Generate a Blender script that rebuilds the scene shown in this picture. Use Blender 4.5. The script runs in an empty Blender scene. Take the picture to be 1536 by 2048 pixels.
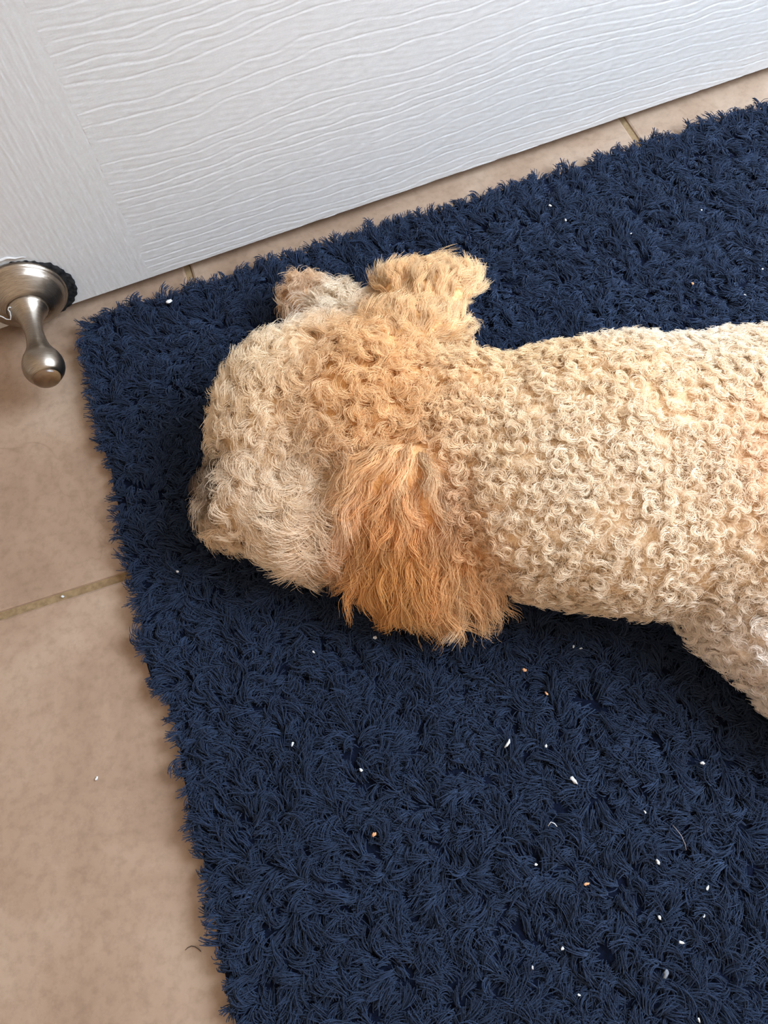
import bpy, math
import numpy as np
from mathutils import Matrix, Vector

rng = np.random.default_rng(11)
SC = bpy.context.scene
COL = SC.collection

# ------------------------------------------------------------------ camera
CAM_H = 0.48
FPX = 1538.0
RIGHT = np.array([0.94809, -0.31556, -0.03929])
UP = np.array([0.30353, 0.86118, 0.40773])
BACK = np.array([-0.09483, -0.39849, 0.91226])
camd = bpy.data.cameras.new('camera')
cam = bpy.data.objects.new('camera', camd)
COL.objects.link(cam)
camd.sensor_fit = 'VERTICAL'
camd.sensor_height = 36.0
camd.sensor_width = 27.0
camd.lens = 36.0 * FPX / 2048.0
camd.clip_start = 0.01
cam.matrix_world = Matrix(((RIGHT[0], UP[0], BACK[0], 0), (RIGHT[1], UP[1], BACK[1], 0),
                           (RIGHT[2], UP[2], BACK[2], CAM_H), (0, 0, 0, 1)))
SC.camera = cam

# ------------------------------------------------------------------ light
world = bpy.data.worlds.new('world')
SC.world = world
world.use_nodes = True
bg = world.node_tree.nodes['Background']
bg.inputs[0].default_value = (1.0, 0.81, 0.64, 1)
bg.inputs[1].default_value = 0.80


def area(name, loc, target, sx, sy, watts, color):
    l = bpy.data.lights.new(name, 'AREA')
    l.shape = 'RECTANGLE'
    l.size, l.size_y, l.energy, l.color = sx, sy, watts, color
    o = bpy.data.objects.new(name, l)
    o.location = loc
    o.rotation_euler = (Vector(target) - Vector(loc)).to_track_quat('-Z', 'Y').to_euler()
    COL.objects.link(o)
    return o


area('window_daylight', (0.79, 0.07, 0.68), (0.1, 0.18, 0.05), 0.58, 0.72, 27.0, (0.66, 0.81, 1.0))
SC.view_settings.view_transform = 'Standard'
SC.view_settings.look = 'None'
SC.view_settings.exposure = 0.29
SC.view_settings.gamma = 1.0
SC.view_settings.use_curve_mapping = False
SC.cycles.max_bounces = 5
SC.cycles.diffuse_bounces = 3
SC.cycles.glossy_bounces = 2
SC.cycles.transmission_bounces = 3
SC.cycles.adaptive_threshold = 0.08
SC.cycles.adaptive_min_samples = 12
SC.cycles_curves.subdivisions = 1


# ------------------------------------------------------------------ helpers
def at(px, py, z=0.0):
    """World point at height z seen at photo pixel (px, py)."""
    d = RIGHT * (px - 768.0) - UP * (py - 1024.0) - BACK * FPX
    t = (z - CAM_H) / d[2]
    return np.array([0, 0, CAM_H]) + t * d


def s2l(c):
    c = np.asarray(c, float) / 255.0
    return np.where(c <= 0.04045, c / 12.92, ((c + 0.055) / 1.055) ** 2.4)


def mesh_obj(name, verts, faces, mat=None, parent=None, smooth=False):
    me = bpy.data.meshes.new(name)
    v = np.asarray(verts, np.float32)
    if isinstance(faces, np.ndarray):
        k = faces.shape[1]
        me.vertices.add(len(v)); me.vertices.foreach_set('co', v.ravel())
        me.loops.add(faces.size); me.loops.foreach_set('vertex_index', faces.astype(np.int32).ravel())
        me.polygons.add(len(faces))
        me.polygons.foreach_set('loop_start', np.arange(0, faces.size, k, dtype=np.int32))
        me.update(calc_edges=True)
    else:
        me.from_pydata([tuple(map(float, q)) for q in v], [], faces)
        me.update()
    if smooth:
        me.polygons.foreach_set('use_smooth', np.ones(len(me.polygons), bool))
    if mat:
        me.materials.append(mat)
    o = bpy.data.objects.new(name, me)
    COL.objects.link(o)
    if parent:
        o.parent = parent
    return o


def boxes_obj(name, boxes, mat, parent=None):
    V, F = [], []
    for (x0, x1, y0, y1, z0, z1) in boxes:
        b = len(V)
        V += [(x0, y0, z0), (x1, y0, z0), (x1, y1, z0), (x0, y1, z0), (x0, y0, z1), (x1, y0, z1), (x1, y1, z1), (x0, y1, z1)]
        F += [tuple(b + i for i in q) for q in ((3, 2, 1, 0), (4, 5, 6, 7), (0, 1, 5, 4), (1, 2, 6, 5), (2, 3, 7, 6), (3, 0, 4, 7))]
    return mesh_obj(name, V, F, mat, parent)


def tag(o, label=None, cat=None, group=None, kind=None):
    for k, v in (('label', label), ('category', cat), ('group', group), ('kind', kind)):
        if v:
            o[k] = v
    return o


def material(name, color=(0.8, 0.8, 0.8), rough=0.5, metal=0.0, spec=0.5):
    m = bpy.data.materials.new(name)
    m.use_nodes = True
    p = m.node_tree.nodes['Principled BSDF']
    p.inputs['Base Color'].default_value = (*color, 1)
    p.inputs['Roughness'].default_value = rough
    p.inputs['Metallic'].default_value = metal
    p.inputs['Specular IOR Level'].default_value = spec
    return m, m.node_tree, p


def node(nt, typ, **kw):
    n = nt.nodes.new(typ)
    for k, v in kw.items():
        setattr(n, k, v)
    return n


def noise_tex(nt, vec, scale, detail=4, rough=0.55, dist=0.0):
    n = node(nt, 'ShaderNodeTexNoise')
    n.inputs['Scale'].default_value = scale
    n.inputs['Detail'].default_value = detail
    n.inputs['Roughness'].default_value = rough
    n.inputs['Distortion'].default_value = dist
    if vec is not None:
        nt.links.new(vec, n.inputs['Vector'])
    return n


def ramp(nt, fac, stops):
    r = node(nt, 'ShaderNodeValToRGB')
    els = r.color_ramp.elements
    while len(els) < len(stops):
        els.new(0.5)
    for e, (p, c) in zip(els, stops):
        e.position = p
        e.color = (*c, 1)
    nt.links.new(fac, r.inputs[0])
    return r


def mix(nt, fac, a, b, mode='MIX'):
    m = node(nt, 'ShaderNodeMix', data_type='RGBA', blend_type=mode)
    for sock, val in ((m.inputs[0], fac), (m.inputs[6], a), (m.inputs[7], b)):
        if hasattr(val, 'is_linked'):
            nt.links.new(val, sock)
        elif isinstance(val, (int, float)):
            sock.default_value = val
        else:
            sock.default_value = (*val, 1)
    return m.outputs[2]


def bump(nt, p, height, strength=0.3, dist=0.001):
    b = node(nt, 'ShaderNodeBump')
    b.inputs['Strength'].default_value = strength
    b.inputs['Distance'].default_value = dist
    nt.links.new(height, b.inputs['Height'])
    nt.links.new(b.outputs[0], p.inputs['Normal'])


def waves(x, y, seed, lam0, lam1, n=10):
    """Smooth random field: a sum of sine waves with wavelengths lam0..lam1."""
    r = np.random.default_rng(seed)
    out = np.zeros_like(x)
    for _ in range(n):
        lam = math.exp(r.uniform(math.log(lam0), math.log(lam1)))
        th = r.uniform(0, 2 * math.pi)
        out += np.sin(2 * math.pi * (x * math.cos(th) + y * math.sin(th)) / lam + r.uniform(0, 6.28))
    return out / math.sqrt(n / 2)


# ------------------------------------------------------------------ materials
def tile_material():
    m, nt, p = material('beige_tile', rough=0.5, spec=0.35)
    geo = node(nt, 'ShaderNodeNewGeometry')
    info = node(nt, 'ShaderNodeObjectInfo')
    va = node(nt, 'ShaderNodeVectorMath', operation='MULTIPLY_ADD')
    nt.links.new(info.outputs['Random'], va.inputs[0])
    va.inputs[1].default_value = (3.0, 2.0, 0)
    nt.links.new(geo.outputs['Position'], va.inputs[2])
    v = va.outputs[0]
    n1 = noise_tex(nt, v, 9, 4, 0.6, 0.6)
    n2 = noise_tex(nt, v, 150, 3, 0.65, 0.0)
    n3 = noise_tex(nt, v, 6.0, 4, 0.55, 1.6)
    c1 = ramp(nt, n1.outputs[0], [(0.33, s2l((135, 110, 90))), (0.5, s2l((150, 125, 104))), (0.68, s2l((162, 139, 118)))])
    c2 = ramp(nt, n2.outputs[0], [(0.32, (0.80, 0.79, 0.77)), (0.55, (1, 1, 1))])
    col = mix(nt, 0.8, c1.outputs[0], c2.outputs[0], 'MULTIPLY')
    vein = ramp(nt, n3.outputs[0], [(0.488, (1, 1, 1)), (0.4965, (0.80, 0.78, 0.75)), (0.505, (1, 1, 1))])
    mask = ramp(nt, noise_tex(nt, v, 5.0, 2).outputs[0], [(0.52, (0, 0, 0)), (0.62, (0.8, 0.8, 0.8))])
    col2 = mix(nt, mask.outputs[0], col, mix(nt, 1.0, col, vein.outputs[0], 'MULTIPLY'))
    nt.links.new(col2, p.inputs['Base Color'])
    return m


def plain_noise_material(name, a, b, scale, rough, spec=0.4, bstr=0.2, bdist=0.0005):
    m, nt, p = material(name, rough=rough, spec=spec)
    geo = node(nt, 'ShaderNodeNewGeometry')
    n = noise_tex(nt, geo.outputs['Position'], scale, 2 if bstr else 1)
    r = ramp(nt, n.outputs[0], [(0.35, a), (0.65, b)])
    nt.links.new(r.outputs[0], p.inputs['Base Color'])
    if bstr:
        bump(nt, p, n.outputs[0], bstr, bdist)
    return m


M_TILE = tile_material()
M_GROUT = plain_noise_material('grout', s2l((120, 98, 70)), s2l((138, 114, 84)), 300, 0.9, 0.2)
M_DOOR = plain_noise_material('white_door_paint', s2l((188, 184, 180)), s2l((192, 188, 184)), 900, 0.42, 0.4, 0.0)
M_WALL = plain_noise_material('wall_paint', s2l((226, 216, 202)), s2l((230, 221, 208)), 200, 0.8, 0.2, 0.0)
M_TRIM = plain_noise_material('trim_paint', s2l((236, 234, 230)), s2l((240, 238, 235)), 200, 0.45, 0.4, 0.0)


def brushed_metal():
    m, nt, p = material('brushed_nickel', s2l((176, 164, 150)), 0.30, 1.0)
    tc = node(nt, 'ShaderNodeTexCoord')
    mp = node(nt, 'ShaderNodeMapping')
    mp.inputs['Scale'].default_value = (1, 25, 1)
    nt.links.new(tc.outputs['Object'], mp.inputs[0])
    n = noise_tex(nt, mp.outputs[0], 160, 4)
    r = ramp(nt, n.outputs[0], [(0.3, s2l((128, 116, 102))), (0.7, s2l((166, 154, 140)))])
    nt.links.new(r.outputs[0], p.inputs['Base Color'])
    rr = ramp(nt, noise_tex(nt, tc.outputs['Object'], 60, 3).outputs[0], [(0.3, (0.26,) * 3), (0.7, (0.38,) * 3)])
    nt.links.new(rr.outputs[0], p.inputs['Roughness'])
    return m


def hair_material(name, rough=0.6, spec=0.25, trans=0.0, sheen=0.0):
    """Fibres coloured by the per-strand attribute 'col'."""
    m, nt, p = material(name, rough=rough, spec=spec)
    at_ = node(nt, 'ShaderNodeAttribute', attribute_name='col')
    nt.links.new(at_.outputs['Color'], p.inputs['Base Color'])
    if sheen:
        p.inputs['Sheen Weight'].default_value = sheen
        p.inputs['Sheen Roughness'].default_value = 0.5
        p.inputs['Sheen Tint'].default_value = (0.45, 0.62, 1.0, 1)
    if trans:
        t = node(nt, 'ShaderNodeBsdfTranslucent')
        nt.links.new(at_.outputs['Color'], t.inputs['Color'])
        ms = node(nt, 'ShaderNodeMixShader')
        ms.inputs[0].default_value = trans
        nt.links.new(p.outputs[0], ms.inputs[1])
        nt.links.new(t.outputs[0], ms.inputs[2])
        nt.links.new(ms.outputs[0], nt.nodes['Material Output'].inputs['Surface'])
    return m


M_METAL = brushed_metal()
M_FUR = hair_material('curly_dog_fur', 0.50, 0.30, 0.38)
M_PILE = hair_material('navy_microfibre', 0.75, 0.15, 0.0, 0.30)

# ------------------------------------------------------------------ floor
TILE = 0.397
GX, GY = -0.032, 0.223          # a grout crossing
floor = boxes_obj('floor', [(-1.25, 1.25, -1.0, 1.05, -0.03, -0.0016)], M_GROUT)
tag(floor, 'beige ceramic tile floor with tan grout', 'floor', kind='structure')


def tile_mesh():
    g = 0.0026
    h = TILE / 2 - g
    b = 0.0022
    n = 4
    ring = []
    for cx, cy, a0 in ((h - b, h - b, 0), (-h + b, h - b, 90), (-h + b, -h + b, 180), (h - b, -h + b, 270)):
        for k in range(n):
            a = math.radians(a0 + 90 * k / (n - 1))
            ring.append((cx, cy, math.cos(a), math.sin(a)))
    V, F = [], []
    N = len(ring)
    prof = [(0.0, -0.0075), (0.0, -0.0017), (-0.0005, -0.0006), (-0.0018, 0.0)]
    for (off, z) in prof:
        for (cx, cy, ca, sa) in ring:
            V.append((cx + (b + off) * ca, cy + (b + off) * sa, z))
    for i in range(len(prof) - 1):
        for k in range(N):
            F.append((i * N + k, i * N + (k + 1) % N, (i + 1) * N + (k + 1) % N, (i + 1) * N + k))
    F.append(tuple((len(prof) - 1) * N + k for k in range(N)))
    me = bpy.data.meshes.new('tile')
    me.from_pydata(V, [], F)
    me.materials.append(M_TILE)
    return me


TM = tile_mesh()
for i in range(-2, 3):
    for j in range(-2, 2):
        t = bpy.data.objects.new('tile', TM)
        t.location = (GX + TILE * (i + 0.5), GY + TILE * (j + 0.5), 0)
        t.parent = floor
        COL.objects.link(t)

# ------------------------------------------------------------------ walls, door frame and window
DOOR_A = np.array([-0.12371, 0.45349, 0.0])
DOOR_ANG = math.radians(4.0866)
DU = np.array([math.cos(DOOR_ANG), math.sin(DOOR_ANG), 0])
DN = np.array([-math.sin(DOOR_ANG), math.cos(DOOR_ANG), 0])
DOOR_L, DOOR_R = -0.068, 0.768          # along the door from the reference point
DOOR_Z0, DOOR_Z1 = 0.0105, 2.03
wy = 0.517
WX = 0.86
jx0, jx1 = DOOR_A[0] + DOOR_L - 0.006, DOOR_A[0] + DU[0] * DOOR_R + 0.004
wb = boxes_obj('wall_back', [(-1.25, jx0 - 0.02, wy, wy + 0.11, 0, 2.4), (jx1 + 0.02, WX + 0.11, wy, wy + 0.11, 0, 2.4),
                             (jx0 - 0.02, jx1 + 0.02, wy, wy + 0.11, 2.06, 2.4)], M_WALL)
tag(wb, 'cream painted wall around the white door', 'wall', kind='structure')
tr = boxes_obj('trim_1', [(jx0 - 0.02, jx0, wy - 0.0, wy + 0.11, 0, 2.06), (jx1, jx1 + 0.02, wy, wy + 0.11, 0, 2.06),
                          (jx0 - 0.02, jx1 + 0.02, wy, wy + 0.11, 2.04, 2.06),
                          (jx0 - 0.075, jx0 - 0.006, wy - 0.016, wy, 0, 2.115), (jx1 + 0.006, jx1 + 0.075, wy - 0.016, wy, 0, 2.115),
                          (jx0 - 0.075, jx1 + 0.075, wy - 0.016, wy, 2.046, 2.115)], M_TRIM)
tag(tr, 'white door casing around the white door', 'door casing', kind='structure')
wl = boxes_obj('wall_left', [(-1.36, -1.25, -1.0, 1.05, 0, 2.4)], M_WALL)
tag(wl, 'cream painted wall left of the white door', 'wall', kind='structure')
W0, W1, WZ0, WZ1 = -0.25, 0.39, 0.30, 1.06
wr = boxes_obj('wall_right', [(WX, WX + 0.11, -1.0, W0, 0, 2.4), (WX, WX + 0.11, W1, wy, 0, 2.4),
                              (WX, WX + 0.11, W0, W1, 0, WZ0), (WX, WX + 0.11, W0, W1, WZ1, 2.4)], M_WALL)
tag(wr, 'cream painted wall with the daylight window', 'wall', kind='structure')
win = boxes_obj('window_1', [(WX + 0.02, WX + 0.08, W0, W0 + 0.04, WZ0, WZ1), (WX + 0.02, WX + 0.08, W1 - 0.04, W1, WZ0, WZ1),
                             (WX + 0.02, WX + 0.08, W0 + 0.04, W1 - 0.04, WZ0, WZ0 + 0.04), (WX + 0.02, WX + 0.08, W0 + 0.04, W1 - 0.04, WZ1 - 0.04, WZ1)], M_TRIM)
tag(win, 'white framed window letting in daylight', 'window', kind='structure')
mg, _, pg = material('window_glass', (0.9, 0.95, 1.0), 0.02)
pg.inputs['Transmission Weight'].default_value = 1.0
boxes_obj('pane', [(WX + 0.045, WX + 0.051, W0 + 0.04, W1 - 0.04, WZ0 + 0.04, WZ1 - 0.04)], mg, win)

# ------------------------------------------------------------------ door with moulded wood-grain relief
door = boxes_obj('door_1', [(DOOR_L, DOOR_R, 0.0012, 0.035, DOOR_Z0, DOOR_Z1)], M_DOOR)
door.location = DOOR_A
door.rotation_euler = (0, 0, DOOR_ANG)
tag(door, 'white moulded door with embossed wood grain', 'door', kind='structure')
STILE = 0.0637
RAIL_R = 0.640
RAIL_Z = 0.245


def grain(u, v, seed, lines, wob, fade0=None):
    """Embossed grain: saw-tooth ridges of uneven spacing. u across the grain, v along it."""
    r = np.random.default_rng(seed)
    pos = np.cumsum(r.choice([0.0065, 0.0085, 0.011, 0.016], size=lines, p=[0.3, 0.35, 0.25, 0.10]) * r.uniform(0.85, 1.15, lines)) - 0.02
    w = u + wob(u, v)
    idx = np.clip(np.searchsorted(pos, w) - 1, 0, lines - 2)
    gap = pos[idx + 1] - pos[idx]
    f = np.clip((w - pos[idx]) / gap, 0, 1)
    d = np.minimum(f * gap, 1.0)
    saw = -np.exp(-(d / 0.0009) ** 2) + 0.35 * np.exp(-((gap - f * gap) / 0.0020) ** 2)
    amp = 0.75 + 0.5 * r.random(lines)[idx]
    return saw * amp


def relief_panel(name, x0, x1, z0, z1, dx, dz, hfun):
    nx, nz = int((x1 - x0) / dx) + 1, int((z1 - z0) / dz) + 1
    X, Z = np.meshgrid(np.linspace(x0, x1, nx), np.linspace(z0, z1, nz))
    H = hfun(X, Z)
    Y = -H
    V = np.stack([X.ravel(), Y.ravel(), Z.ravel()], 1)
    i = (np.arange(nz - 1)[:, None] * nx + np.arange(nx - 1)[None]).ravel()
    F = np.stack([i, i + 1, i + nx + 1, i + nx], 1)
    return mesh_obj(name, V, F, M_DOOR, door, True)


def rail_h(X, Z):
    def wob(u, v):
        return 0.0045 * waves(v, u * 0.6, 3, 0.13, 0.45, 8) + 0.0007 * waves(v, u * 1.5, 4, 0.03, 0.08, 8) + 0.05 * (v - 0.06) * 0.35
    g = grain(Z, X, 7, 75, wob)
    inset = np.clip((X - STILE) / 0.003 - 0.5 - 0.9 * np.sin(Z * 900 + 3 * np.sin(Z * 211)), 0, 1)
    return 0.00025 * g * inset + 0.00006 * waves(X, Z * 4, 12, 0.004, 0.02, 12)


def stile_h(X, Z):
    def wob(u, v):
        return 0.0022 * waves(v * 0.5, u, 21, 0.08, 0.4, 8) + 0.0004 * waves(v, u, 22, 0.02, 0.06, 8)
    g = grain(X * 2.1 + 0.2, Z, 17, 120, lambda u, v: 2 * wob(X, v))
    k = 0.6 + 0.5 * waves(X, Z * 0.15, 31, 0.02, 0.08, 6)
    return 0.00006 * g * np.clip(k, 0.1, 1.2) + 0.000028 * waves(X * 2.0, Z * 0.25, 32, 0.003, 0.012, 14)


relief_panel('bottom_rail', STILE, RAIL_R, DOOR_Z0, RAIL_Z, 0.0028, 0.00055, rail_h)
relief_panel('stile', DOOR_L, STILE, DOOR_Z0, 0.60, 0.0006, 0.0028, stile_h)
relief_panel('stile', RAIL_R, DOOR_R, DOOR_Z0, 0.60, 0.0012, 0.006, stile_h)
boxes_obj('panel', [(STILE + 0.03, RAIL_R - 0.03, -0.001, 0.004, RAIL_Z + 0.03, 0.60)], M_DOOR, door)

# ------------------------------------------------------------------ door stop
ST_S, ST_Z = -0.0262, 0.0375
stop_root = bpy.data.objects.new('door_stop', None)
COL.objects.link(stop_root)
sp = DOOR_A + DU * ST_S
stop_root.location = (sp[0], sp[1], ST_Z)
stop_root.rotation_euler = (0, 0, DOOR_ANG)
tag(stop_root, 'brushed nickel door stop with round base and ball end on the white door', 'door stop')


def lathe(name, prof, mat, parent, seg=72, jag=None, closed=True):
    V, F = [], []
    for i, (d, r) in enumerate(prof):
        for k in range(seg):
            a = 2 * math.pi * k / seg
            rr = r * (jag(a, i) if jag else 1.0)
            V.append((rr * math.cos(a), -d, rr * math.sin(a)))
    n = len(prof)
    for i in range(n - 1):
        for k in range(seg):
            F.append((i * seg + k, i * seg + (k + 1) % seg, (i + 1) * seg + (k + 1) % seg, (i + 1) * seg + k))
    if closed:
        F.append(tuple(range(seg))[::-1])
        F.append(tuple((n - 1) * seg + k for k in range(seg)))
    return mesh_obj(name, V, F, mat, parent, True)


lathe('base_plate', [(0.001, 0.0270), (0.0012, 0.0300), (0.0035, 0.0308), (0.0050, 0.0304), (0.0058, 0.0290), (0.0066, 0.0284),
                     (0.0088, 0.0278), (0.0108, 0.0258), (0.0135, 0.0225), (0.0165, 0.0185), (0.0188, 0.0152)], M_METAL, stop_root)
lathe('post', [(0.0180, 0.0156), (0.0205, 0.0130), (0.0235, 0.0108), (0.0275, 0.0088), (0.0320, 0.0074), (0.0370, 0.0066), (0.0430, 0.0064),
               (0.0500, 0.0070), (0.0555, 0.0082), (0.0600, 0.0101), (0.0643, 0.0124), (0.0683, 0.0138), (0.0722, 0.0143), (0.0755, 0.0140), (0.0785, 0.0130), (0.0812, 0.0113), (0.0828, 0.0098)], M_METAL, stop_root)
m_rub, nt, p = material('brown_rubber', s2l((118, 86, 56)), 0.28, 0.0, 0.6)
n = noise_tex(nt, node(nt, 'ShaderNodeTexCoord').outputs['Object'], 90, 3)
nt.links.new(ramp(nt, n.outputs[0], [(0.35, s2l((70, 46, 28))), (0.65, s2l((112, 84, 56)))]).outputs[0], p.inputs['Base Color'])
tip = lathe('rubber_tip', [(0.0822, 0.0094), (0.0836, 0.0093), (0.0850, 0.0084), (0.0860, 0.0064), (0.0866, 0.0036), (0.0868, 0.0006)], m_rub, stop_root)
tip['label'] = 'brown rubber tip'
m_blk = plain_noise_material('black_foam', (0.006, 0.006, 0.007), (0.02, 0.019, 0.018), 400, 0.95, 0.1, 0.4, 0.001)
jr = np.random.default_rng(5)
jphase = jr.uniform(0, 6.28, 12)


def jag(a, i):
    side = 0.5 + 0.5 * math.cos(a + 0.30)                    # the pad shows mostly right and below the base
    w = sum(math.sin((3 + 3 * k) * a + jphase[k]) for k in range(8)) / 8
    return 0.97 + 0.22 * side ** 5 * 1.3 + 0.05 * w + 0.015 * math.sin(37 * a)


pad = lathe('adhesive_pad', [(-0.0003, 0.0298), (0.0022, 0.0300), (0.0027, 0.0285)], m_blk, stop_root, 144, jag)
pad['label'] = 'torn black foam pad behind the base'


def tube(name, pts, rad, mat, parent=None, seg=8):
    pts = [Vector(p) for p in pts]
    V, F = [], []
    for i, p in enumerate(pts):
        t = (pts[min(i + 1, len(pts) - 1)] - pts[max(i - 1, 0)]).normalized()
        a = t.orthogonal().normalized() if i == 0 else (ref - t * ref.dot(t)).normalized()
        ref = a
        b = t.cross(a)
        r = rad[i] if isinstance(rad, (list, tuple, np.ndarray)) else rad
        for k in range(seg):
            q = 2 * math.pi * k / seg
            V.append(tuple(p + a * (r * math.cos(q)) + b * (r * math.sin(q))))
    for i in range(len(pts) - 1):
        for k in range(seg):
            F.append((i * seg + k, i * seg + (k + 1) % seg, (i + 1) * seg + (k + 1) % seg, (i + 1) * seg + k))
    F.append(tuple(range(seg))[::-1])
    F.append(tuple((len(pts) - 1) * seg + k for k in range(seg)))
    return mesh_obj(name, V, F, mat, parent, True)


# cracked lip of door paint around the base
pts = []
for k in range(40):
    a = math.radians(62 + 96 * k / 39)
    rr = 0.0338 + 0.0006 * math.sin(9 * a) + 0.0004 * math.sin(23 * a)
    pts.append((rr * math.cos(a), -0.0008, rr * math.sin(a)))
lip = tube('paint_lip', pts, [0.0011 * (0.25 + math.sin(math.pi * k / 39)) for k in range(40)], M_DOOR, stop_root)
lip['label'] = 'cracked ridge of white paint above the base'

M_LINT = plain_noise_material('white_lint', s2l((178, 176, 174)), s2l((205, 204, 200)), 900, 0.9, 0.1)
M_TANBIT = plain_noise_material('tan_crumb', s2l((176, 120, 84)), s2l((206, 156, 112)), 900, 0.8, 0.2)
# white thread hanging on the base of the door stop
th = []
for (x, z, d) in ((-0.0215, 0.0085, 0.0155), (-0.0222, 0.0070, 0.0162), (-0.0208, 0.0046, 0.0180), (-0.0180, 0.0030, 0.0195), (-0.0160, 0.0014, 0.0215), (-0.0132, 0.0016, 0.0232),
                  (-0.0118, 0.0040, 0.0228), (-0.0108, 0.0066, 0.0212), (-0.0112, 0.0086, 0.0205), (-0.0098, 0.0100, 0.0200), (-0.0084, 0.0098, 0.0205)):
    q = sp + DU * x - DN * d
    th.append((q[0], q[1], ST_Z + z))
tag(tube('thread', th, 0.00042, M_LINT), 'short white thread stuck to the base of the door stop', 'thread')

# ------------------------------------------------------------------ dog: one implicit surface
E1 = np.array([0.9487, -0.3162, 0.0])     # towards the tail
E2 = np.array([0.3162, 0.9487, 0.0])      # towards the door
E3 = np.array([0, 0, 1.0])
PRIMS = []


def ell(px, py, z, r, yaw=0.0, tilt=0.0, off=0.0):
    """Ellipsoid over pixel (px, py) at height z. yaw turns it about the vertical, tilt about its own long axis (degrees)."""
    c = at(px, py, z) + E1 * off
    ya, ti = math.radians(yaw), math.radians(tilt)
    a = E1 * math.cos(ya) + E2 * math.sin(ya)
    b = -E1 * math.sin(ya) + E2 * math.cos(ya)
    b2 = b * math.cos(ti) + E3 * math.sin(ti)
    c2 = -b * math.sin(ti) + E3 * math.cos(ti)
    PRIMS.append(('e', c, np.stack([a, b2, c2]), np.array(r, float)))


def cap(p0, p1, r0, r1):
    PRIMS.append(('c', np.asarray(p0, float), np.asarray(p1, float), (r0, r1)))


# trunk
ell(1115, 945, 0.058, (0.078, 0.078, 0.054))
ell(1280, 940, 0.062, (0.095, 0.086, 0.058))
ell(1530, 950, 0.064, (0.095, 0.092, 0.060))
ell(1760, 970, 0.062, (0.085, 0.084, 0.057))
ell(930, 890, 0.056, (0.056, 0.056, 0.047))
# head
ell(740, 840, 0.056, (0.058, 0.060, 0.047))
ell(595, 815, 0.050, (0.046, 0.046, 0.042))
ell(548, 985, 0.042, (0.042, 0.032, 0.030), yaw=20)
ell(484, 992, 0.036, (0.022, 0.022, 0.020), yaw=15)
ell(630, 1020, 0.040, (0.040, 0.036, 0.034))
ell(655, 735, 0.040, (0.034, 0.028, 0.034))
# ears
ell(800, 1000, 0.074, (0.036, 0.030, 0.015), tilt=42)
ell(840, 1082, 0.060, (0.050, 0.038, 0.013), tilt=38)
ell(825, 650, 0.066, (0.033, 0.028, 0.014), tilt=-40)
ell(856, 572, 0.052, (0.034, 0.034, 0.013), tilt=-35)
# legs
cap(at(880, 740, 0.045), at(690, 640, 0.030), 0.020, 0.016)
cap(at(690, 640, 0.030), at(610, 598, 0.030), 0.015, 0.0130)
cap(at(960, 1060, 0.040), at(700, 1060, 0.030), 0.022, 0.016)
cap(at(1470, 1190, 0.045), at(1690, 1410, 0.038), 0.034, 0.028)
cap(at(1690, 1410, 0.038), at(1775, 1560, 0.030), 0.021, 0.0125)
ell(1770, 1600, 0.026, (0.017, 0.024, 0.012))
ell(1850, 1150, 0.050, (0.055, 0.045, 0.042))
cap(at(1760, 760, 0.045), at(1900, 640, 0.034), 0.034, 0.022)
# chin and brow between forehead and muzzle
ell(565, 890, 0.048, (0.040, 0.038, 0.038))
# trailing edge of the near ear
ell(905, 1105, 0.056, (0.030, 0.032, 0.012), tilt=36)
# tail
cap(at(1900, 960, 0.075), at(2050, 950, 0.060), 0.017, 0.010)

SK = 0.012


def sdf(P):
    P = np.asarray(P, float)
    d = None
    for pr in PRIMS:
        if pr[0] == 'e':
            q = (P - pr[1]) @ pr[2].T
            k0 = np.linalg.norm(q / pr[3], axis=1)
            k1 = np.linalg.norm(q / (pr[3] ** 2), axis=1)
            di = k0 * (k0 - 1.0) / np.maximum(k1, 1e-9)
            di = np.where(k0 < 1e-4, -pr[3].min(), di)
        else:
            ab = pr[2] - pr[1]
            t = np.clip((P - pr[1]) @ ab / (ab @ ab), 0, 1)
            di = np.linalg.norm(P - pr[1] - t[:, None] * ab, axis=1) - (pr[3][0] + (pr[3][1] - pr[3][0]) * t)
        if d is None:
            d = di
        else:
            hh = np.clip(0.5 + 0.5 * (d - di) / SK, 0, 1)
            d = d * (1 - hh) + di * hh - SK * hh * (1 - hh)
    return d


def sdf_grad(P, e=0.0008):
    g = np.stack([sdf(P + e * ax) - sdf(P - e * ax) for ax in np.eye(3)], 1)
    return g / np.maximum(np.linalg.norm(g, axis=1, keepdims=True), 1e-9)


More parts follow.
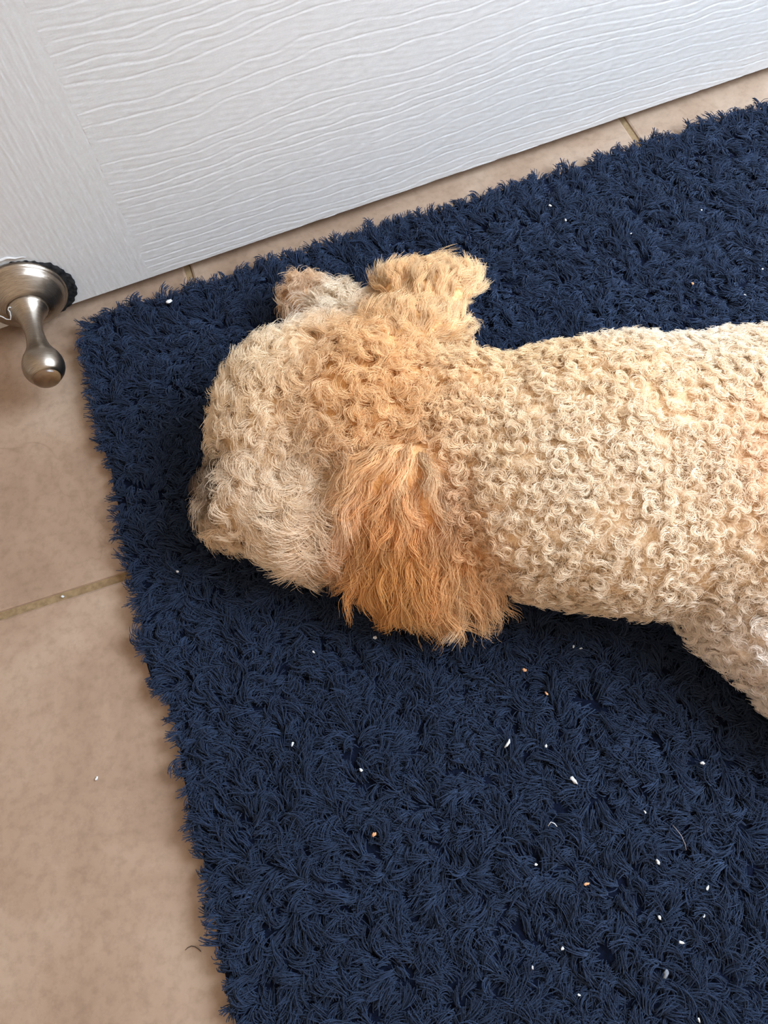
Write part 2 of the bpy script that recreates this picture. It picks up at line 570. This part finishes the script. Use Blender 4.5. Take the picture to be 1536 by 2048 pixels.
def surface_nets(lo, hi, step):
    xs = [np.arange(lo[i], hi[i], step) for i in range(3)]
    n = [len(x) for x in xs]
    G = np.stack(np.meshgrid(*xs, indexing='ij'), -1).reshape(-1, 3)
    D = np.concatenate([sdf(c) for c in np.array_split(G, 12)]).reshape(n)
    S = D < 0
    cnt = np.zeros((n[0] - 1, n[1] - 1, n[2] - 1), int)
    for a in (0, 1):
        for b in (0, 1):
            for c in (0, 1):
                cnt += S[a:n[0] - 1 + a, b:n[1] - 1 + b, c:n[2] - 1 + c]
    act = (cnt > 0) & (cnt < 8)
    ids = -np.ones(act.shape, int)
    ids[act] = np.arange(act.sum())
    idx = np.argwhere(act)
    V = np.array(lo) + (idx + 0.5) * step
    for _ in range(4):
        V = V - sdf(V)[:, None] * sdf_grad(V)
    F = []
    for ax in range(3):
        o = [k for k in range(3) if k != ax]
        A = np.moveaxis(S, ax, 0)
        ch = np.argwhere(A[:-1] != A[1:])
        full = np.zeros((len(ch), 3), int)
        full[:, ax] = ch[:, 0]
        full[:, o[0]] = ch[:, 1]
        full[:, o[1]] = ch[:, 2]
        ok = (full[:, o[0]] > 0) & (full[:, o[1]] > 0) & (full[:, o[0]] < n[o[0]] - 1) & (full[:, o[1]] < n[o[1]] - 1)
        full = full[ok]
        sgn = A[:-1][tuple(ch[ok].T)]
        q = []
        for (da, db) in ((0, 0), (-1, 0), (-1, -1), (0, -1)):
            f = full.copy()
            f[:, o[0]] += da
            f[:, o[1]] += db
            q.append(ids[tuple(f.T)])
        q = np.stack(q, 1)
        flip = sgn if ax != 1 else ~sgn
        q[~flip] = q[~flip][:, ::-1]
        F.append(q)
    return V, np.concatenate(F)


# coat colours: pigment sampled at places on the animal
PIG = [  # px, py, z, srgb, reach
    (800, 760, 0.10, (208, 150, 84), 0.032), (720, 700, 0.09, (214, 162, 98), 0.027), (880, 800, 0.10, (214, 162, 98), 0.025),
    (640, 800, 0.09, (216, 168, 106), 0.027), (540, 740, 0.08, (232, 208, 164), 0.028), (500, 840, 0.08, (230, 204, 160), 0.025),
    (520, 960, 0.07, (226, 204, 170), 0.028), (600, 960, 0.075, (226, 200, 160), 0.022), (500, 1080, 0.04, (226, 200, 160), 0.022), (600, 1090, 0.04, (228, 204, 166), 0.022),
    (410, 960, 0.030, (64, 36, 15), 0.013), (415, 965, 0.045, (64, 36, 15), 0.014), (424, 955, 0.056, (70, 40, 18), 0.012), (420, 1005, 0.045, (80, 48, 22), 0.011), (420, 1050, 0.03, (228, 196, 150), 0.016),
    (640, 1000, 0.07, (230, 206, 168), 0.018), (560, 640, 0.05, (240, 226, 198), 0.025), (680, 610, 0.04, (242, 228, 196), 0.016),
    (605, 590, 0.03, (190, 140, 84), 0.020),
    (780, 930, 0.09, (212, 152, 84), 0.022), (860, 1010, 0.08, (182, 108, 38), 0.026), (790, 1100, 0.065, (174, 100, 32), 0.026), (720, 1080, 0.06, (190, 122, 52), 0.020),
    (880, 1150, 0.055, (190, 122, 50), 0.024), (960, 1110, 0.055, (212, 156, 84), 0.022), (800, 1220, 0.035, (188, 120, 52), 0.022), (930, 1210, 0.03, (228, 188, 134), 0.022),
    (860, 540, 0.05, (216, 166, 102), 0.028), (800, 620, 0.07, (216, 168, 106), 0.025), (930, 590, 0.05, (224, 182, 124), 0.020),
    (960, 740, 0.09, (226, 190, 134), 0.030), (1060, 720, 0.10, (226, 192, 138), 0.030), (960, 900, 0.10, (228, 196, 144), 0.030),
    (1100, 900, 0.11, (236, 214, 176), 0.040), (1250, 800, 0.11, (228, 194, 142), 0.035), (1250, 1000, 0.10, (236, 214, 178), 0.040),
    (1350, 680, 0.08, (240, 224, 194), 0.035), (1150, 1120, 0.07, (234, 212, 174), 0.035), (1350, 1100, 0.08, (236, 212, 172), 0.040),
    (1430, 800, 0.11, (236, 210, 168), 0.030), (1540, 920, 0.11, (206, 146, 96), 0.024), (1460, 900, 0.11, (232, 196, 150), 0.024), (1400, 1000, 0.11, (236, 210, 170), 0.03),
    (1100, 1220, 0.03, (238, 222, 194), 0.025), (1300, 1230, 0.03, (236, 224, 202), 0.030), (1450, 1300, 0.04, (232, 224, 212), 0.035), (1600, 1420, 0.03, (226, 218, 208), 0.040),
    (1650, 800, 0.10, (234, 208, 168), 0.040), (1700, 1050, 0.10, (234, 208, 168), 0.040),
]
PIG += [(412, 960, 0.034, (30, 15, 5), 0.011), (420, 965, 0.048, (30, 15, 5), 0.011), (432, 955, 0.056, (40, 20, 8), 0.010), (425, 1000, 0.046, (40, 20, 8), 0.009)] * 3
PC = np.array([at(p[0], p[1], p[2]) for p in PIG])
PCOL = np.array([s2l(p[3]) for p in PIG])
PR = np.array([p[4] for p in PIG])


def pigment(P):
    P = np.asarray(P)
    d2 = ((P[:, None] - PC[None]) ** 2).sum(2)
    w = np.exp(-d2 / (2 * (0.8 * PR[None]) ** 2)) + 1e-7 / (d2 + 1e-4)
    return ((w @ PCOL) / w.sum(1, keepdims=True)) ** 0.56 * np.array([1.07, 1.0, 0.95])


STEP = 0.0036
dv, df = surface_nets((-0.12, -0.12, -0.002), (0.62, 0.46, 0.135), STEP)
keep_z = 0.013
dv[:, 2] = np.maximum(dv[:, 2], keep_z)
m_skin, nt, p = material('dog_undercoat', rough=0.85, spec=0.1)
a_ = node(nt, 'ShaderNodeAttribute', attribute_name='col')
nz = noise_tex(nt, node(nt, 'ShaderNodeNewGeometry').outputs['Position'], 260, 4)
nt.links.new(mix(nt, 1.0, a_.outputs['Color'], ramp(nt, nz.outputs[0], [(0.3, (0.7, 0.62, 0.55)), (0.7, (1, 1, 1))]).outputs[0], 'MULTIPLY'), p.inputs['Base Color'])
bump(nt, p, nz.outputs[0], 0.6, 0.003)
dog = mesh_obj('dog', dv, df, m_skin, None, True)
tag(dog, 'curly cream and apricot dog lying flat on the navy rug', 'dog')
ca = dog.data.attributes.new('col', 'FLOAT_COLOR', 'POINT')
ca.data.foreach_set('color', np.concatenate([pigment(dv) ** 1.35, np.ones((len(dv), 1))], 1).astype(np.float32).ravel())  # coat colour darkened here to stand in for shade at the fur roots

# nose and eyes, mostly under the fur from above
m_nose = plain_noise_material('nose_leather', (0.012, 0.008, 0.006), (0.035, 0.022, 0.016), 700, 0.6, 0.2, 0.5, 0.0006)


def blob(name, c, r, mat, parent, seg=20, rings=12, yaw=0.0, shape=None):
    V, F = [], []
    for i in range(rings + 1):
        th_ = math.pi * i / rings
        for k in range(seg):
            ph = 2 * math.pi * k / seg
            v = np.array([math.sin(th_) * math.cos(ph), math.sin(th_) * math.sin(ph), math.cos(th_)])
            if shape:
                v = shape(v)
            v = v * np.array(r)
            x = v[0] * math.cos(yaw) - v[1] * math.sin(yaw)
            y = v[0] * math.sin(yaw) + v[1] * math.cos(yaw)
            V.append((c[0] + x, c[1] + y, c[2] + v[2]))
    for i in range(rings):
        for k in range(seg):
            F.append((i * seg + k, (i + 1) * seg + k, (i + 1) * seg + (k + 1) % seg, i * seg + (k + 1) % seg))
    return mesh_obj(name, V, F, mat, parent, True)


blob('nose', at(400, 974, 0.036), (0.0075, 0.0095, 0.0075), m_nose, dog, yaw=-0.35, shape=lambda v: v * np.array([1, 1 + 0.25 * v[2], 1]))
m_eye, _, _ = material('dark_eye', (0.01, 0.006, 0.004), 0.08, 0.0, 0.6)
for q in ((500, 905, 0.060), (480, 820, 0.052)):
    c0 = at(*q)[None]
    for _ in range(4):
        c0 = c0 - sdf(c0)[:, None] * sdf_grad(c0)
    c0 = c0 - 0.0045 * sdf_grad(c0)
    blob('eye', c0[0], (0.006, 0.006, 0.006), m_eye, dog)


def hair_object(name, P, R0, R1, col, mat, parent):
    """P: (strands, points, 3)."""
    S, K, _ = P.shape
    cu = bpy.data.hair_curves.new(name)
    cu.add_curves([K] * S)
    cu.attributes['position'].data.foreach_set('vector', P.astype(np.float32).ravel())
    rad = (R0 + (R1 - R0) * np.linspace(0, 1, K) ** 1.5)[None].repeat(S, 0).astype(np.float32)
    ra = cu.attributes.get('radius') or cu.attributes.new('radius', 'FLOAT', 'POINT')
    ra.data.foreach_set('value', rad.ravel())
    c = cu.attributes.new('col', 'FLOAT_COLOR', 'CURVE')
    c.data.foreach_set('color', np.concatenate([col, np.ones((S, 1))], 1).astype(np.float32).ravel())
    cu.materials.append(mat)
    o = bpy.data.objects.new(name, cu)
    COL.objects.link(o)
    o.parent = parent
    o['kind'] = 'stuff'
    return o


def sample_surface(V, F, density):
    tri = np.concatenate([F[:, [0, 1, 2]], F[:, [0, 2, 3]]])
    A, B, C_ = V[tri[:, 0]], V[tri[:, 1]], V[tri[:, 2]]
    ar = 0.5 * np.linalg.norm(np.cross(B - A, C_ - A), axis=1)
    n_ = int(ar.sum() * density)
    k = rng.choice(len(tri), n_, p=ar / ar.sum())
    u, v = rng.random(n_), rng.random(n_)
    fl = u + v > 1
    u[fl], v[fl] = 1 - u[fl], 1 - v[fl]
    return A[k] + u[:, None] * (B - A)[k] + v[:, None] * (C_ - A)[k]


def unit(v):
    return v / np.maximum(np.linalg.norm(v, axis=-1, keepdims=True), 1e-9)


def grow(roots, nrm, flow, L, curl, lift, crad, strands, K, taper=0.55, jit=0.22, lift_end=-0.2, gravity=0.0, wave=0.0, wave_n=2.0, curlpow=1.0):
    """Clumps of fibres that rise from the skin, lie over along flow and curl in the skin plane."""
    N = len(roots)
    f = unit(flow - (flow * nrm).sum(1, keepdims=True) * nrm)
    g = np.cross(nrm, f)
    idx = np.repeat(np.arange(N), strands)
    S = len(idx)
    rr = np.sqrt(rng.random(S)) * crad[idx]
    an = rng.uniform(0, 2 * np.pi, S)
    off = (rr * np.cos(an))[:, None] * f[idx] + (rr * np.sin(an))[:, None] * g[idx]
    off += nrm[idx] * (rng.normal(0, 0.25, S) * crad[idx])[:, None]
    p0 = rng.normal(0, 1, S) * jit
    Ls = L[idx] * rng.uniform(0.72, 1.12, S)
    cs = curl[idx] * rng.uniform(0.85, 1.15, S)
    li = lift[idx] + rng.normal(0, 0.12, S)
    wph = rng.uniform(0, 6.28, N)[idx] + rng.normal(0, 0.5, S)
    P = np.zeros((S, K, 3))
    pos = roots[idx] + off
    P[:, 0] = pos
    G = np.array([0, 0, -1.0])
    cen = roots[idx].copy()
    for i in range(1, K):
        t = (i - 0.5) / (K - 1)
        ang = p0 + cs * t ** curlpow + wave * np.sin(wave_n * 6.28 * t + wph)
        el = li * (1 - t) + lift_end * t
        d = (np.cos(ang) * np.cos(el))[:, None] * f[idx] + (np.sin(ang) * np.cos(el))[:, None] * g[idx] + np.sin(el)[:, None] * nrm[idx] + gravity * t * G
        cen = cen + unit(d) * (Ls / (K - 1))[:, None]
        P[:, i] = cen + off * (1 - taper * t)
    return P, idx


def push_out(P, minz, gap=0.0006):
    S, K, _ = P.shape
    Q = P[:, 2:].reshape(-1, 3)
    for ch in np.array_split(np.arange(len(Q)), max(1, len(Q) // 200000)):
        d = sdf(Q[ch])
        bad = d < gap
        if bad.any():
            q = Q[ch[bad]]
            Q[ch[bad]] = q + (gap - d[bad])[:, None] * sdf_grad(q)
    P[:, 2:] = Q.reshape(S, K - 2, 3)
    P[:, :, 2] = np.maximum(P[:, :, 2], minz + rng.uniform(-0.003, 0.006, S)[:, None])
    return P


def fur_colour(roots, idx, var=0.06, tipvar=0.05):
    base = pigment(roots)
    cl = np.exp(rng.normal(0, var, len(roots)))[:, None] * base
    c = cl[idx] * np.exp(rng.normal(0, tipvar, len(idx)))[:, None]
    return c * np.minimum(1.0, 0.93 / c.max(1))[:, None]


def dogxy(P):
    """Dog-frame coordinates along E1/E2 of points."""
    return P @ E1, P @ E2


def pole(px, py, z):
    q = at(px, py, z)
    return q @ E1, q @ E2


roots_all = sample_surface(dv, df, 52000)
nr_all = sdf_grad(roots_all)
okr = (nr_all[:, 2] > -0.45) & (roots_all[:, 2] > 0.016)
roots_all, nr_all = roots_all[okr], nr_all[okr]


def near(P, px, py, z, r):
    return np.linalg.norm(P - at(px, py, z), axis=1) < r


def own(P, sel):
    """True where the surface belongs to one of the primitives in sel."""
    best = np.full(len(P), 9.0)
    who = np.zeros(len(P), int)
    for k, pr in enumerate(PRIMS):
        if pr[0] == 'e':
            q = (P - pr[1]) @ pr[2].T
            k0 = np.linalg.norm(q / pr[3], axis=1)
            k1 = np.linalg.norm(q / (pr[3] ** 2), axis=1)
            di = k0 * (k0 - 1.0) / np.maximum(k1, 1e-9)
        else:
            ab = pr[2] - pr[1]
            t = np.clip((P - pr[1]) @ ab / (ab @ ab), 0, 1)
            di = np.linalg.norm(P - pr[1] - t[:, None] * ab, axis=1) - (pr[3][0] + (pr[3][1] - pr[3][0]) * t)
        m_ = di < best
        best[m_] = di[m_]
        who[m_] = k
    return np.isin(who, sel)


is_head = own(roots_all, [5, 6, 7, 8, 9, 10, 15, 16, 17, 23])
is_near_ear = own(roots_all, [11, 12, 24])
is_far_ear = own(roots_all, [13, 14])
is_body = ~(is_head | is_near_ear | is_far_ear)
MINZ = 0.018


def rand_tangent(n_, nrm):
    v = rng.normal(0, 1, (n_, 3))
    return unit(v - (v * nrm).sum(1, keepdims=True) * nrm)


# --- body coat: tight ringlets
r, nn = roots_all[is_body], nr_all[is_body]
n_ = len(r)
flow = E1[None] * 0.55 + rand_tangent(n_, nn) * 0.9 - E3[None] * 0.25
L = rng.uniform(0.009, 0.0145, n_)
curl = rng.choice([-1, 1], n_) * rng.uniform(3.4, 5.8, n_)
P, idx = grow(r, nn, flow, L, curl, rng.uniform(0.7, 1.1, n_), rng.uniform(0.0014, 0.0024, n_), 23, 10, taper=0.55, jit=0.18, lift_end=0.05)
P = push_out(P, MINZ)
hair_object('body_fur', P, 0.00015, 0.00007, fur_colour(r, idx, 0.07), M_FUR, dog)
ru, nu = r, nn
print('body strands', len(P))
# fine undercoat between the ringlets
k_ = rng.choice(len(ru), int(len(ru) * 0.9), replace=False)
r, nn = ru[k_] + rand_tangent(len(k_), nu[k_]) * 0.002, nu[k_]
n_ = len(r)
P, idx = grow(r, nn, E1[None] * 0.5 + rand_tangent(n_, nn), rng.uniform(0.006, 0.010, n_), rng.normal(0, 2.5, n_), rng.uniform(0.6, 1.1, n_), np.full(n_, 0.0040), 11, 6, taper=0.1, jit=1.0, lift_end=0.1)
P = push_out(P, MINZ)
hair_object('undercoat_fur', P, 0.00013, 0.00006, fur_colour(r, idx, 0.05), M_FUR, dog)

# --- head coat: looser, softer waves; long straight feathering on the near cheek and the moustache
r, nn = roots_all[is_head], nr_all[is_head]
n_ = len(r)
away = unit(r - at(800, 820, 0.06))
wc = np.exp(-(np.linalg.norm(r - at(650, 1060, 0.05), axis=1) / 0.026) ** 2)
wn = np.exp(-(np.linalg.norm(r - at(405, 970, 0.036), axis=1) / 0.020) ** 2)
wm = np.exp(-(np.linalg.norm(r - at(440, 1030, 0.03), axis=1) / 0.018) ** 2)
flow = away * 0.7 + rand_tangent(n_, nn) * (0.75 * (1 - 0.75 * np.maximum(wc, wm)))[:, None]
flow += wc[:, None] * 1.6 * unit(at(655, 1320, 0.0) - r) + wm[:, None] * 1.4 * unit(at(400, 1250, 0.0) - r)
L = rng.uniform(0.012, 0.019, n_) * (1 + 1.0 * wc + 0.5 * wm) * (1 - 0.7 * wn)
curl = rng.choice([-1, 1], n_) * rng.uniform(1.8, 4.2, n_) * (1 - 0.75 * np.maximum(wc, wm))
P, idx = grow(r, nn, flow, L, curl, rng.uniform(0.7, 1.15, n_) - 0.3 * wc, rng.uniform(0.0014, 0.0024, n_), 22, 10, taper=0.35, jit=np.repeat(0.3 * (1 - 0.6 * np.maximum(wc, wm)), 22), lift_end=0.15 - np.repeat(0.25 * np.maximum(wc, wm), 22), wave=0.15)
P = push_out(P, MINZ)
hair_object('head_fur', P, 0.00014, 0.00006, fur_colour(r, idx, 0.06), M_FUR, dog)
print('head strands', len(P))

# --- ears: long wavy feathering in locks
for nm, sel, tip_, Lm in (('near', is_near_ear, (880, 1330, 0.0), 0.041), ('far', is_far_ear, (895, 380, 0.03), 0.030)):
    r, nn = roots_all[sel], nr_all[sel]
    pick = rng.random(len(r)) < 0.62
    r, nn = r[pick], nn[pick]
    n_ = len(r)
    base = at(830, 850, 0.10) if nm == 'near' else at(795, 800, 0.09)
    flow = unit(unit(at(*tip_) - r) * 0.45 + unit(r - base) * 1.0) + rand_tangent(n_, nn) * 0.30
    up_ = np.clip((r[:, 2] - 0.03) / 0.05, 0, 1)
    L = rng.uniform(0.6, 1.15, n_) * Lm * (1 - 0.35 * up_)
    curl = rng.normal(0, 0.7, n_)
    P, idx = grow(r, nn, flow, L, curl, rng.uniform(0.20, 0.55, n_), rng.uniform(0.0020, 0.0036, n_), 40, 15, taper=0.68, jit=0.09, lift_end=0.0,
                  gravity=0.40 if nm == 'near' else 0.05, wave=0.42, wave_n=1.5, curlpow=1.6)
    P = push_out(P, MINZ)
    o = hair_object('ear_fur', P, 0.00014, 0.00005, fur_colour(r, idx, 0.11), M_FUR, dog)
    o['label'] = 'long wavy apricot ear fur'
    print(nm, len(P))

# ------------------------------------------------------------------ rug
RUG_Z = 0.007


def rug_left(y):
    return np.where(y > 0.134, -0.1230, -0.1165) + 0.0012 * np.sin(y * 70) + 0.0006 * np.sin(y * 190)


def rug_top(x):
    return 0.4365 + 0.0385 * (x + 0.1215) + 0.0010 * np.sin(x * 60) + 0.0006 * np.sin(x * 173)


RUG_R, RUG_B = 0.68, -0.28
CR = 0.022


def rug_inset(x, y):
    """Distance inwards from the rug's outline (approximate, with a rounded near-door corner)."""
    dl, dt = x - rug_left(y), rug_top(x) - y
    d = np.minimum(np.minimum(dl, dt), np.minimum(RUG_R - x, y - RUG_B))
    cor = (dl < CR) & (dt < CR)
    return np.where(cor, CR - np.hypot(CR - dl, CR - dt), d)


out = []
for y in np.linspace(RUG_B, 0.4365 - CR, 90):
    out.append((float(rug_left(y)), y))
cx, cy = out[-1][0] + CR, out[-1][1]
for k in range(1, 8):
    a = math.pi - k * math.pi / 2 / 8
    out.append((cx + CR * math.cos(a), cy + CR * math.sin(a)))
for x in np.linspace(cx, RUG_R, 90):
    out.append((x, float(rug_top(x))))
out.append((RUG_R, RUG_B))
out = np.array(out)[::-1]
nO = len(out)
V = [(x, y, 0.0004) for x, y in out] + [(x, y, RUG_Z - 0.002) for x, y in out]
cen = out.mean(0)
inn = out + 0.004 * (cen - out) / np.linalg.norm(cen - out, axis=1, keepdims=True)
V += [(x, y, RUG_Z) for x, y in inn]
F = []
for b in (0, nO):
    for k in range(nO):
        F.append((b + (k + 1) % nO, b + k, b + nO + k, b + nO + (k + 1) % nO))
F = [f[::-1] for f in F]
F.append(tuple(range(2 * nO, 3 * nO))[::-1])
m_base = plain_noise_material('rug_backing', s2l((10, 14, 26)), s2l((14, 20, 36)), 500, 0.95, 0.05, 0.5, 0.002)  # backing coloured darker than the pile, painting in the shade between tufts
rug = mesh_obj('rug', V, F, m_base)
tag(rug, 'navy blue shaggy bath rug on the beige tiles', 'rug')

sp_ = 0.0040
gx, gy = np.meshgrid(np.arange(-0.13, RUG_R, sp_), np.arange(RUG_B, 0.48, sp_))
tx = (gx + rng.uniform(-0.5, 0.5, gx.shape) * sp_).ravel()
ty = (gy + rng.uniform(-0.5, 0.5, gy.shape) * sp_).ravel()
ins = rug_inset(tx, ty)
ok = (ins > 0.001)
Q = np.stack([tx, ty, np.full_like(tx, 0.016)], 1)
ok &= sdf(Q) > -0.012
rel = np.stack([tx, ty, np.full_like(tx, 0.012 - CAM_H)], 1)
ppx = 768 + FPX * (rel @ RIGHT) / -(rel @ BACK)
ppy = 1024 - FPX * (rel @ UP) / -(rel @ BACK)
far_out = (ppx < -200) | (ppx > 1736) | (ppy > 2248)
ok &= ~(far_out & (rng.random(len(tx)) < 0.5))
tx, ty, ins = tx[ok], ty[ok], ins[ok]
n_ = len(tx)
ang = 2.3 + 1.5 * waves(tx, ty, 41, 0.05, 0.20, 12) + 0.8 * waves(tx, ty, 42, 0.018, 0.05, 12) + rng.normal(0, 0.45, n_)
fx, fy = np.cos(ang), np.sin(ang)
# near the outline the pile leans outwards
e_ = 0.002
ox = -(rug_inset(tx + e_, ty) - rug_inset(tx - e_, ty))
oy = -(rug_inset(tx, ty + e_) - rug_inset(tx, ty - e_))
on = np.hypot(ox, oy) + 1e-9
wgt = np.clip(1 - ins / 0.03, 0, 1) ** 0.8 * 1.6
fx, fy = fx + wgt * ox / on, fy + wgt * oy / on
flow = unit(np.stack([fx, fy, np.zeros(n_)], 1))
hmul = 1.0 + 0.17 * waves(tx, ty, 43, 0.014, 0.05, 14) + 0.08 * waves(tx, ty, 44, 0.08, 0.25, 8)
roots = np.stack([tx, ty, np.full(n_, RUG_Z - 0.0015)], 1)
nrm = np.repeat(np.array([[0, 0, 1.0]]), n_, 0)
L = np.clip(rng.normal(0.0120, 0.0023, n_) * hmul, 0.007, 0.018)
L *= np.where(ins < 0.010, 0.78, 1.0)
lift = np.clip(rng.normal(1.12, 0.2, n_), 0.5, 1.5)
P, idx = grow(roots, nrm, flow, L, rng.normal(0, 1.3, n_), lift, rng.uniform(0.0018, 0.0028, n_), 13, 5, taper=0.50, jit=0.24, lift_end=-0.12)
P[:, :, 2] = np.maximum(P[:, :, 2], 0.002)
base = s2l((22, 32, 50))[None] * np.exp(rng.normal(0, 0.13, n_))[:, None]
col = base[idx] * np.exp(rng.normal(0, 0.12, len(idx)))[:, None]
pile = hair_object('pile', P, 0.00028, 0.00019, col, M_PILE, rug)
pile['label'] = 'navy microfibre pile'
print('pile strands', len(P))

# ------------------------------------------------------------------ lint, crumbs and stray hairs
def speck_mesh(name, seed, mat):
    r = np.random.default_rng(seed)
    ph = r.uniform(0, 6.28, 3)
    V, F = [], []
    seg, rings = 8, 5
    for i in range(rings + 1):
        t = math.pi * i / rings
        for k in range(seg):
            a = 2 * math.pi * k / seg
            q = 1 + 0.28 * math.sin(2 * a + ph[0]) + 0.22 * math.sin(3 * a + 2 * t + ph[1])
            V.append((1.25 * q * math.sin(t) * math.cos(a), 0.85 * q * math.sin(t) * math.sin(a), 0.6 * math.cos(t) * (1 + 0.2 * math.sin(a + ph[2]))))
    for i in range(rings):
        for k in range(seg):
            F.append((i * seg + k, (i + 1) * seg + k, (i + 1) * seg + (k + 1) % seg, i * seg + (k + 1) % seg))
    me = bpy.data.meshes.new(name)
    me.from_pydata(V, [], F)
    me.polygons.foreach_set('use_smooth', np.ones(len(F), bool))
    me.materials.append(mat)
    return me


LINT = [speck_mesh('lint_speck', k, M_LINT) for k in range(3)]
CRUMB = [speck_mesh('crumb', k + 7, M_TANBIT) for k in range(2)]


def speck(name, me, px, py, z, size, rot):
    o = bpy.data.objects.new(name, me)
    o.location = at(px, py, z)
    o.scale = (size, size, size)
    o.rotation_euler = (0.3 * math.sin(rot), 0.3 * math.cos(rot), rot)
    COL.objects.link(o)
    return o


TOPZ = 0.0150
for k, (px, py, s_) in enumerate(((1100, 411, 1.15), (1131, 440, 1.1), (1262, 467, 0.7), (1403, 420, 0.8), (1525, 538, 0.8), (1490, 590, 0.8), (750, 1275, 1.2), (627, 1304, 0.8),
                                  (585, 1488, 1.0), (722, 1540, 1.0), (1147, 1293, 0.8), (1162, 1297, 0.8), (1092, 1492, 0.9), (1405, 1526, 1.2), (1290, 1624, 0.7), (1072, 1729, 0.8),
                                  (1316, 1724, 1.2), (1415, 1776, 1.0), (1319, 1835, 1.0), (1408, 1832, 0.8), (1363, 1885, 1.1), (1125, 1897, 0.9), (1158, 1990, 0.7), (1398, 2040, 0.8),
                                  (355, 1143, 0.9), (1065, 1935, 0.7))):
    o = speck('lint_speck', LINT[k % 3], px, py, TOPZ, 0.00100 * s_, k * 1.7)
    if py < 1000:
        tag(o, "tiny white lint speck on the navy rug between the dog's back and the door", 'lint', 'white lint specks on the rug towards the door')
    elif px < 400:
        tag(o, "tiny white lint speck on the navy rug below the dog's nose", 'lint')
    else:
        tag(o, 'tiny white lint speck on the open navy rug below the dog', 'lint', 'white lint specks on the rug below the dog')
for k, (px, py, s_) in enumerate(((1049, 1340, 1.2), (1093, 1387, 0.9), (748, 1669, 1.2), (1173, 1768, 1.1), (1385, 567, 1.1))):
    o = speck('crumb', CRUMB[k % 2], px, py, TOPZ, 0.00105 * s_, k * 2.1)
    tag(o, ("larger orange tan crumb on the rug below the dog's near ear", 'smaller orange tan crumb on the rug right under the larger one', 'lone tan crumb furthest left on the rug below the dog',
            'lowest tan crumb on the navy rug', "tan crumb on the rug between the dog's back and the door")[k], 'crumb', 'tan crumbs on the navy rug')
tag(speck('paint_chip', LINT[1], 338, 603, TOPZ, 0.0020, 0.8), 'white paint chip on the navy rug near its rounded corner', 'paint chip')
tag(speck('lint_tuft', LINT[2], 1147, 1560, TOPZ, 0.0018, 2.0), 'largest white lint tuft on the navy rug', 'lint')
tag(speck('lint_flake', speck_mesh('lint_flake', 3, plain_noise_material('dull_lint', s2l((96, 98, 104)), s2l((120, 122, 126)), 900, 0.9, 0.1)), 1332, 1948, TOPZ, 0.0018, 0.4), 'dull grey white flake low on the navy rug', 'lint')
tag(speck('grit', LINT[0], 125, 1193, -0.0008, 0.0010, 0.4), 'white grit lying in the tan grout line', 'grit')
tag(speck('grit', LINT[1], 193, 1557, 0.0005, 0.0010, 1.4), 'white grit lying on the beige tile', 'grit')


def pixel_tube(name, pts, z, r, mat, label, cat):
    P_ = [at(px, py, z + dz) for px, py, dz in pts]
    return tag(tube(name, P_, r, mat, None, 6), label, cat)


pixel_tube('nail_sliver', [(1019, 1478, 0), (1018, 1484, 0.0005), (1014, 1490, 0.0005), (1009, 1495, 0)], TOPZ, [0.0003, 0.0008, 0.0008, 0.0003], M_LINT, 'curved pale sliver lying on the navy rug', 'sliver')
pixel_tube('lint_thread', [(1096, 1652, 0), (1102, 1644, 0.001), (1109, 1647, 0.001), (1114, 1653, 0)], TOPZ, 0.00025, M_LINT, 'bent white lint thread on the navy rug', 'thread')
m_dark, _, _ = material('dark_hair', s2l((58, 44, 34)), 0.5)
m_grey, _, _ = material('grey_hair', s2l((120, 110, 112)), 0.5)
pixel_tube('stray_hair', [(371, 1900, 0), (376, 1895, 0), (383, 1892, 0), (391, 1894, 0), (398, 1899, 0), (402, 1903, 0)], 0.0006, 0.00022, m_dark, 'short curved dark hair on the beige tile beside the rug', 'hair')
pixel_tube('stray_hair', [(1345, 1650, 0), (1354, 1660, 0.001), (1363, 1672, 0.001), (1370, 1688, 0.001), (1373, 1700, 0)], TOPZ, 0.00022, m_grey, 'long grey hair lying across the navy rug', 'hair')
